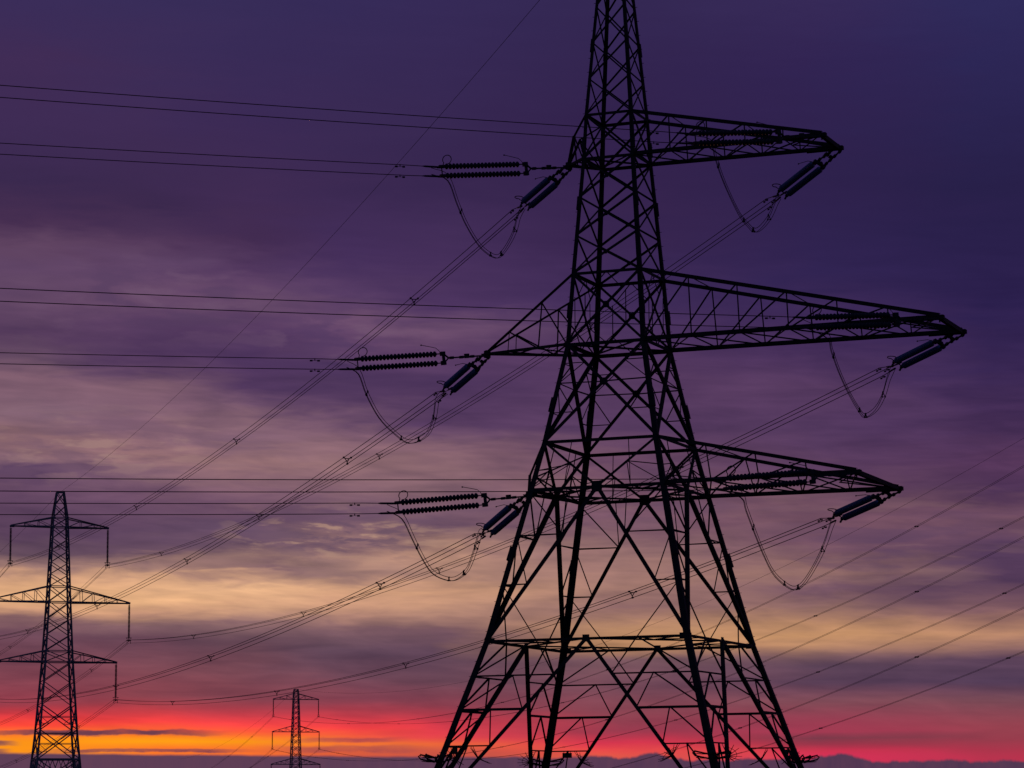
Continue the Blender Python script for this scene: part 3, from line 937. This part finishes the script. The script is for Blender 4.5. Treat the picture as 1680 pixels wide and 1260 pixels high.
# ================================================================== distant pylons
def far_pylon(base, ax, levels, arms, panels, wleg, wbr, label, tops, mid_belt=None):
    """levels: [(z, half width)]; arms: [(half length, z lower, z upper)]"""
    ay = EZ.cross(ax).normalized()
    root = empty('transmission_tower', base, label, 'pylon', 'pylons standing far away')
    def hw(z):
        for (z0, w0), (z1, w1) in zip(levels, levels[1:]):
            if z <= z1:
                return w0 + (w1 - w0) * (z - z0) / (z1 - z0)
        return levels[-1][1]
    def cn(s, z):
        w = hw(z)
        return base + ax * s[0] * w + ay * s[1] * w + EZ * z
    S = ((-1, -1), (1, -1), (1, 1), (-1, 1))
    for s in S:
        m = MB()
        for (z0, w0), (z1, w1) in zip(levels, levels[1:]):
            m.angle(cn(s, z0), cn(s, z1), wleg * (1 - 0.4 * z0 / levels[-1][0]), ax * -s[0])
        m.build('leg', HAZESTEEL, root)
    for i in range(4):
        s, t = S[i], S[(i + 1) % 4]
        m = MB()
        for z0, z1 in zip(panels, panels[1:]):
            big = z1 - z0 > 3.5
            m.angle(cn(s, z0), cn(t, z1), wbr * (1.25 if big else 1)); m.angle(cn(t, z0), cn(s, z1), wbr * (1.25 if big else 1))
            if big:
                zm = z0 + (z1 - z0) * hw(z0) / (hw(z0) + hw(z1))
                m.bar(cn(s, zm), cn(t, zm), wbr * 0.7)
                for a, b in ((s, t), (t, s)):
                    k = cn(a, z0).lerp(cn(b, z1), 0.25)
                    m.bar(k, cn(a, k.z), wbr * 0.6); m.bar(k, cn(a, zm), wbr * 0.6)
        for hl, zl, zu in arms:
            m.bar(cn(s, zl), cn(t, zl), wbr * 1.2); m.bar(cn(s, zu), cn(t, zu), wbr)
        for z in tops:
            m.bar(cn(s, z), cn(t, z), wbr)
        if mid_belt:
            m.bar(cn(s, mid_belt), cn(t, mid_belt), wbr * 2.0)
            q0 = cn(s, mid_belt); q1 = cn(t, mid_belt)
            m0 = cn(s, mid_belt - 4.6); m1 = cn(t, mid_belt - 4.6)
            for k in range(4):
                m.bar(q0.lerp(q1, k / 4), m0.lerp(m1, (k + 1) / 4), wbr * 0.8); m.bar(q0.lerp(q1, (k + 1) / 4), m0.lerp(m1, k / 4), wbr * 0.8)
            m.bar(m0, m1, wbr)
        m.build('face_bracing', HAZESTEEL, root)
    for hl, zl, zu in arms:
        for sd_ in (-1, 1):
            m = MB(); lc = MB()
            tip = base + ax * sd_ * hl + EZ * zl
            n = max(3, int(hl / 1.9))
            for sy in (-1, 1):
                lo, up = cn((sd_, sy), zl), cn((sd_, sy), zu)
                tp = tip + ay * sy * 0.12
                m.angle(lo, tp, wbr * 1.5); m.angle(up, tp + EZ * 0.12, wbr * 1.35)
                for k in range(1, n):
                    lc.bar(lo.lerp(tp, k / n), up.lerp(tp, k / n), wbr * 0.5)
                    lc.bar(lo.lerp(tp, (k - 1) / n), up.lerp(tp, k / n), wbr * 0.55)
            a, b = cn((sd_, -1), zl), cn((sd_, 1), zl)
            for k in range(n):
                lc.bar(a.lerp(tip, k / n), b.lerp(tip, (k + 1) / n), wbr * 0.55)
                lc.bar(b.lerp(tip, k / n), a.lerp(tip, (k + 1) / n), wbr * 0.55)
            m.bar(tip - ax * sd_ * 0.5, tip + ax * sd_ * 0.15, wbr * 2.4)
            arm = m.build('crossarm', HAZESTEEL, root)
            lc.build('lacing', HAZESTEEL, arm)
    return root

lev2 = [(0, 3.95), (9.4, 3.05), (12.86, 2.72), (23.38, 2.0), (32.03, 1.58), (42.95, 1.12), (44.3, 1.06), (48.03, 0.54)]
def spread(a, b, n):
    return [a + (b - a) * k / n for k in range(n + 1)]
pan2 = [0, 5.0] + [9.4, 13.6, 17.2, 20.5] + [23.38] + [24.95, 27.3, 29.6, 32.03] + [34.3] + spread(34.3, 42.95, 5)[1:] + [44.3, 46.1, 48.03]
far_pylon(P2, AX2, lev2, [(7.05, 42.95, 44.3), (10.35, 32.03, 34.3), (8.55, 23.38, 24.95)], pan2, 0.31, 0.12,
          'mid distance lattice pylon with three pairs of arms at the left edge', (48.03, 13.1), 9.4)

P3 = Vector((-68.0, 897.8, 0))
U3 = Vector((math.sin(R(16.81)), -math.cos(R(16.81)), 0))
AX3 = Vector((math.cos(R(16.81)), math.sin(R(16.81)), 0))
lev3 = [(0, 2.6), (12.0, 1.75), (16.4, 1.5), (36.5, 0.85), (38.3, 0.8), (39.7, 0.6)]
pan3 = [0, 4.2, 8.2, 12.0] + spread(12.0, 16.4, 2)[1:] + [18.2] + spread(18.2, 26.5, 4)[1:] + [28.3] + spread(28.3, 36.5, 5)[1:] + [38.3, 39.7]
ARM3 = {'T': (7.2, 36.55), 'M': (7.45, 26.45), 'B': (7.75, 16.4)}
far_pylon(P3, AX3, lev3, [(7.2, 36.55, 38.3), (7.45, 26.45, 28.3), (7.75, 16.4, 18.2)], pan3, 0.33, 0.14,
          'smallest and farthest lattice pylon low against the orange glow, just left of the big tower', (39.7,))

# suspension strings on the two far pylons
def make_suspension(length, rad):
    root = empty('suspension_insulator', (0, 0, 0), 'x', 'insulator')
    m = MB(); m.smooth = True
    n = int(length / 0.21)
    prof = [(0, 0.05), (0.25, 0.05)]
    step = (length - 0.65) / n
    for k in range(n):
        x = 0.25 + k * step
        prof += [(x, 0.07), (x + step * 0.35, rad), (x + step * 0.55, rad), (x + step * 0.8, 0.07)]
    prof += [(length - 0.4, 0.05), (length, 0.05)]
    m.lathe((0, 0, 0), (0, 0, -1), prof, 10)
    m.build('insulator_string', FITTING, root)
    m = MB()
    m.bar((-0.34, 0, -length), (0.34, 0, -length), 0.09, 0.14)
    m.bar((0, -0.45, -length - 0.12), (0, 0.45, -length - 0.12), 0.12, 0.1)
    for s in (-1, 1):
        m.bar((0.26 * s, 0, -length), (0.26 * s, 0, -length - 0.5), 0.06)
    m.build('suspension_clamp', FITTING, root)
    m = MB()
    m.tube([(0.42 * math.cos(R(30 * k)), 0.42 * math.sin(R(30 * k)), -length + 0.35) for k in range(12)], 0.03, 5, closed=True)
    m.bar((0, 0, -length), (0.42, 0, -length + 0.35), 0.03); m.bar((0, 0, -length), (-0.42, 0, -length + 0.35), 0.03)
    m.build('arcing_ring', FITTING, root)
    return root
WORD = {'T': 'upper', 'M': 'middle', 'B': 'lower'}
ps = make_suspension(INS2, 0.19)
first = True
for lv in 'TMB':
    for sd_, wd in ((1, 'right'), (-1, 'left')):
        o = ps if first else copy_tree(ps)
        first = False
        h, z = ARM2[lv]
        o.location = P2 + AX2 * h * sd_ + EZ * (z - 0.05)
        o.rotation_euler = (0, 0, R(17))
        tag(o, 'insulator string hanging from the %s %s arm of the left edge pylon' % (WORD[lv], wd), 'insulator', 'hanging insulators of the left edge pylon')
ps3 = make_suspension(5.1, 0.21)
first = True
for lv in 'TMB':
    for sd_, wd in ((1, 'right'), (-1, 'left')):
        o = ps3 if first else copy_tree(ps3)
        first = False
        h, z = ARM3[lv]
        o.location = P3 + AX3 * h * sd_ + EZ * (z - 0.05)
        o.rotation_euler = (0, 0, R(16.81))
        tag(o, 'tiny insulator hanging from the %s %s arm of the farthest pylon' % (WORD[lv], wd), 'insulator', 'hanging insulators of the farthest pylon')

# ================================================================== lines beyond the far pylons
def parab(P, d, b, c):
    d = d.normalized()
    def f(t):
        p = P + d * t
        p.z = P.z + b * t + c * t * t
        return p
    return f
OUT2 = Vector((-0.33, 0.944, 0))
n_out2 = EZ.cross(OUT2).normalized()
for lv in 'TMB':
    for sd_, wd in (('R', 'right'), ('L', 'left')):
        P = end2(sd_ + lv)
        bundle('receding_cables', 'thin cables running on beyond the left edge pylon from its %s %s insulator' % (WORD[lv], wd),
               'cables beyond the left edge pylon', parab(P, OUT2, -0.112, 0.00033), 0.0, 330.0, 40, 0.024, TRI, TRI, n_out2,
               spacers=(28, 85, 145), sp_w=0.045)
TW = [(-0.2, 0.0), (0.2, 0.0)]
for lv in 'TMB':
    for sd_, wd in ((1, 'right'), (-1, 'left')):
        h, z = ARM3[lv]
        P = P3 + AX3 * h * sd_ + EZ * (z - 5.35)
        bundle('line_cables', 'faint cable rising to the right edge from the farthest pylon at its %s %s insulator' % (WORD[lv], wd),
               'cables from the farthest pylon to the right edge', parab(P, U3, -0.0740, 0.00021656), 0.0, 560.0, 60, 0.028, TW, TW, AX3,
               spacers=(25, 100, 175, 250, 325, 400, 475), sp_w=0.07)
        bundle('receding_cables', 'faint cable dropping away behind the farthest pylon from its %s %s insulator' % (WORD[lv], wd),
               'cables beyond the farthest pylon', parab(P, Vector((-0.2, 0.98, 0)), -0.085, 0.0001), 0.0, 420.0, 30, 0.03, TW, TW, AX3, spacers=(60, 135), sp_w=0.07)

# earth wires
def earth(label, f, t0, t1, r):
    m = MB(); m.smooth = True
    m.tube([f(t0 + (t1 - t0) * k / 60) for k in range(61)], r, 5)
    base = f(t0)
    for v in range(len(m.v)):
        m.v[v] = m.v[v] - base
    o = m.build('earth_wire', WIRE)
    o.location = base
    tag(o, label, 'power cable', 'earth wires')
Pk, Qk = T(0, 0, 54.35), P2 + EZ * 48.1
Lk = (Qk - Pk).to_2d().length
def fk(t):
    s = t / Lk
    p = Pk.lerp(Qk, s); p.z -= 4 * 3.0 * s * (1 - s)
    return p
earth('hair-thin wire slanting from the top edge to the tip of the left edge pylon', fk, 0, Lk, 0.016)
earth('single thin wire leaving the top of the left edge pylon away from the viewer', parab(P2 + EZ * 48.1, OUT2, -0.09, 0.00027), 0, 330, 0.018)
earth('uppermost faint wire from the tip of the farthest pylon to the right edge', parab(P3 + EZ * 39.75, U3, -0.0737, 0.00021383), 0, 560, 0.024)
earth('faint wire dropping away behind the tip of the farthest pylon', parab(P3 + EZ * 39.75, Vector((-0.2, 0.98, 0)), -0.075, 0.0001), 0, 420, 0.024)
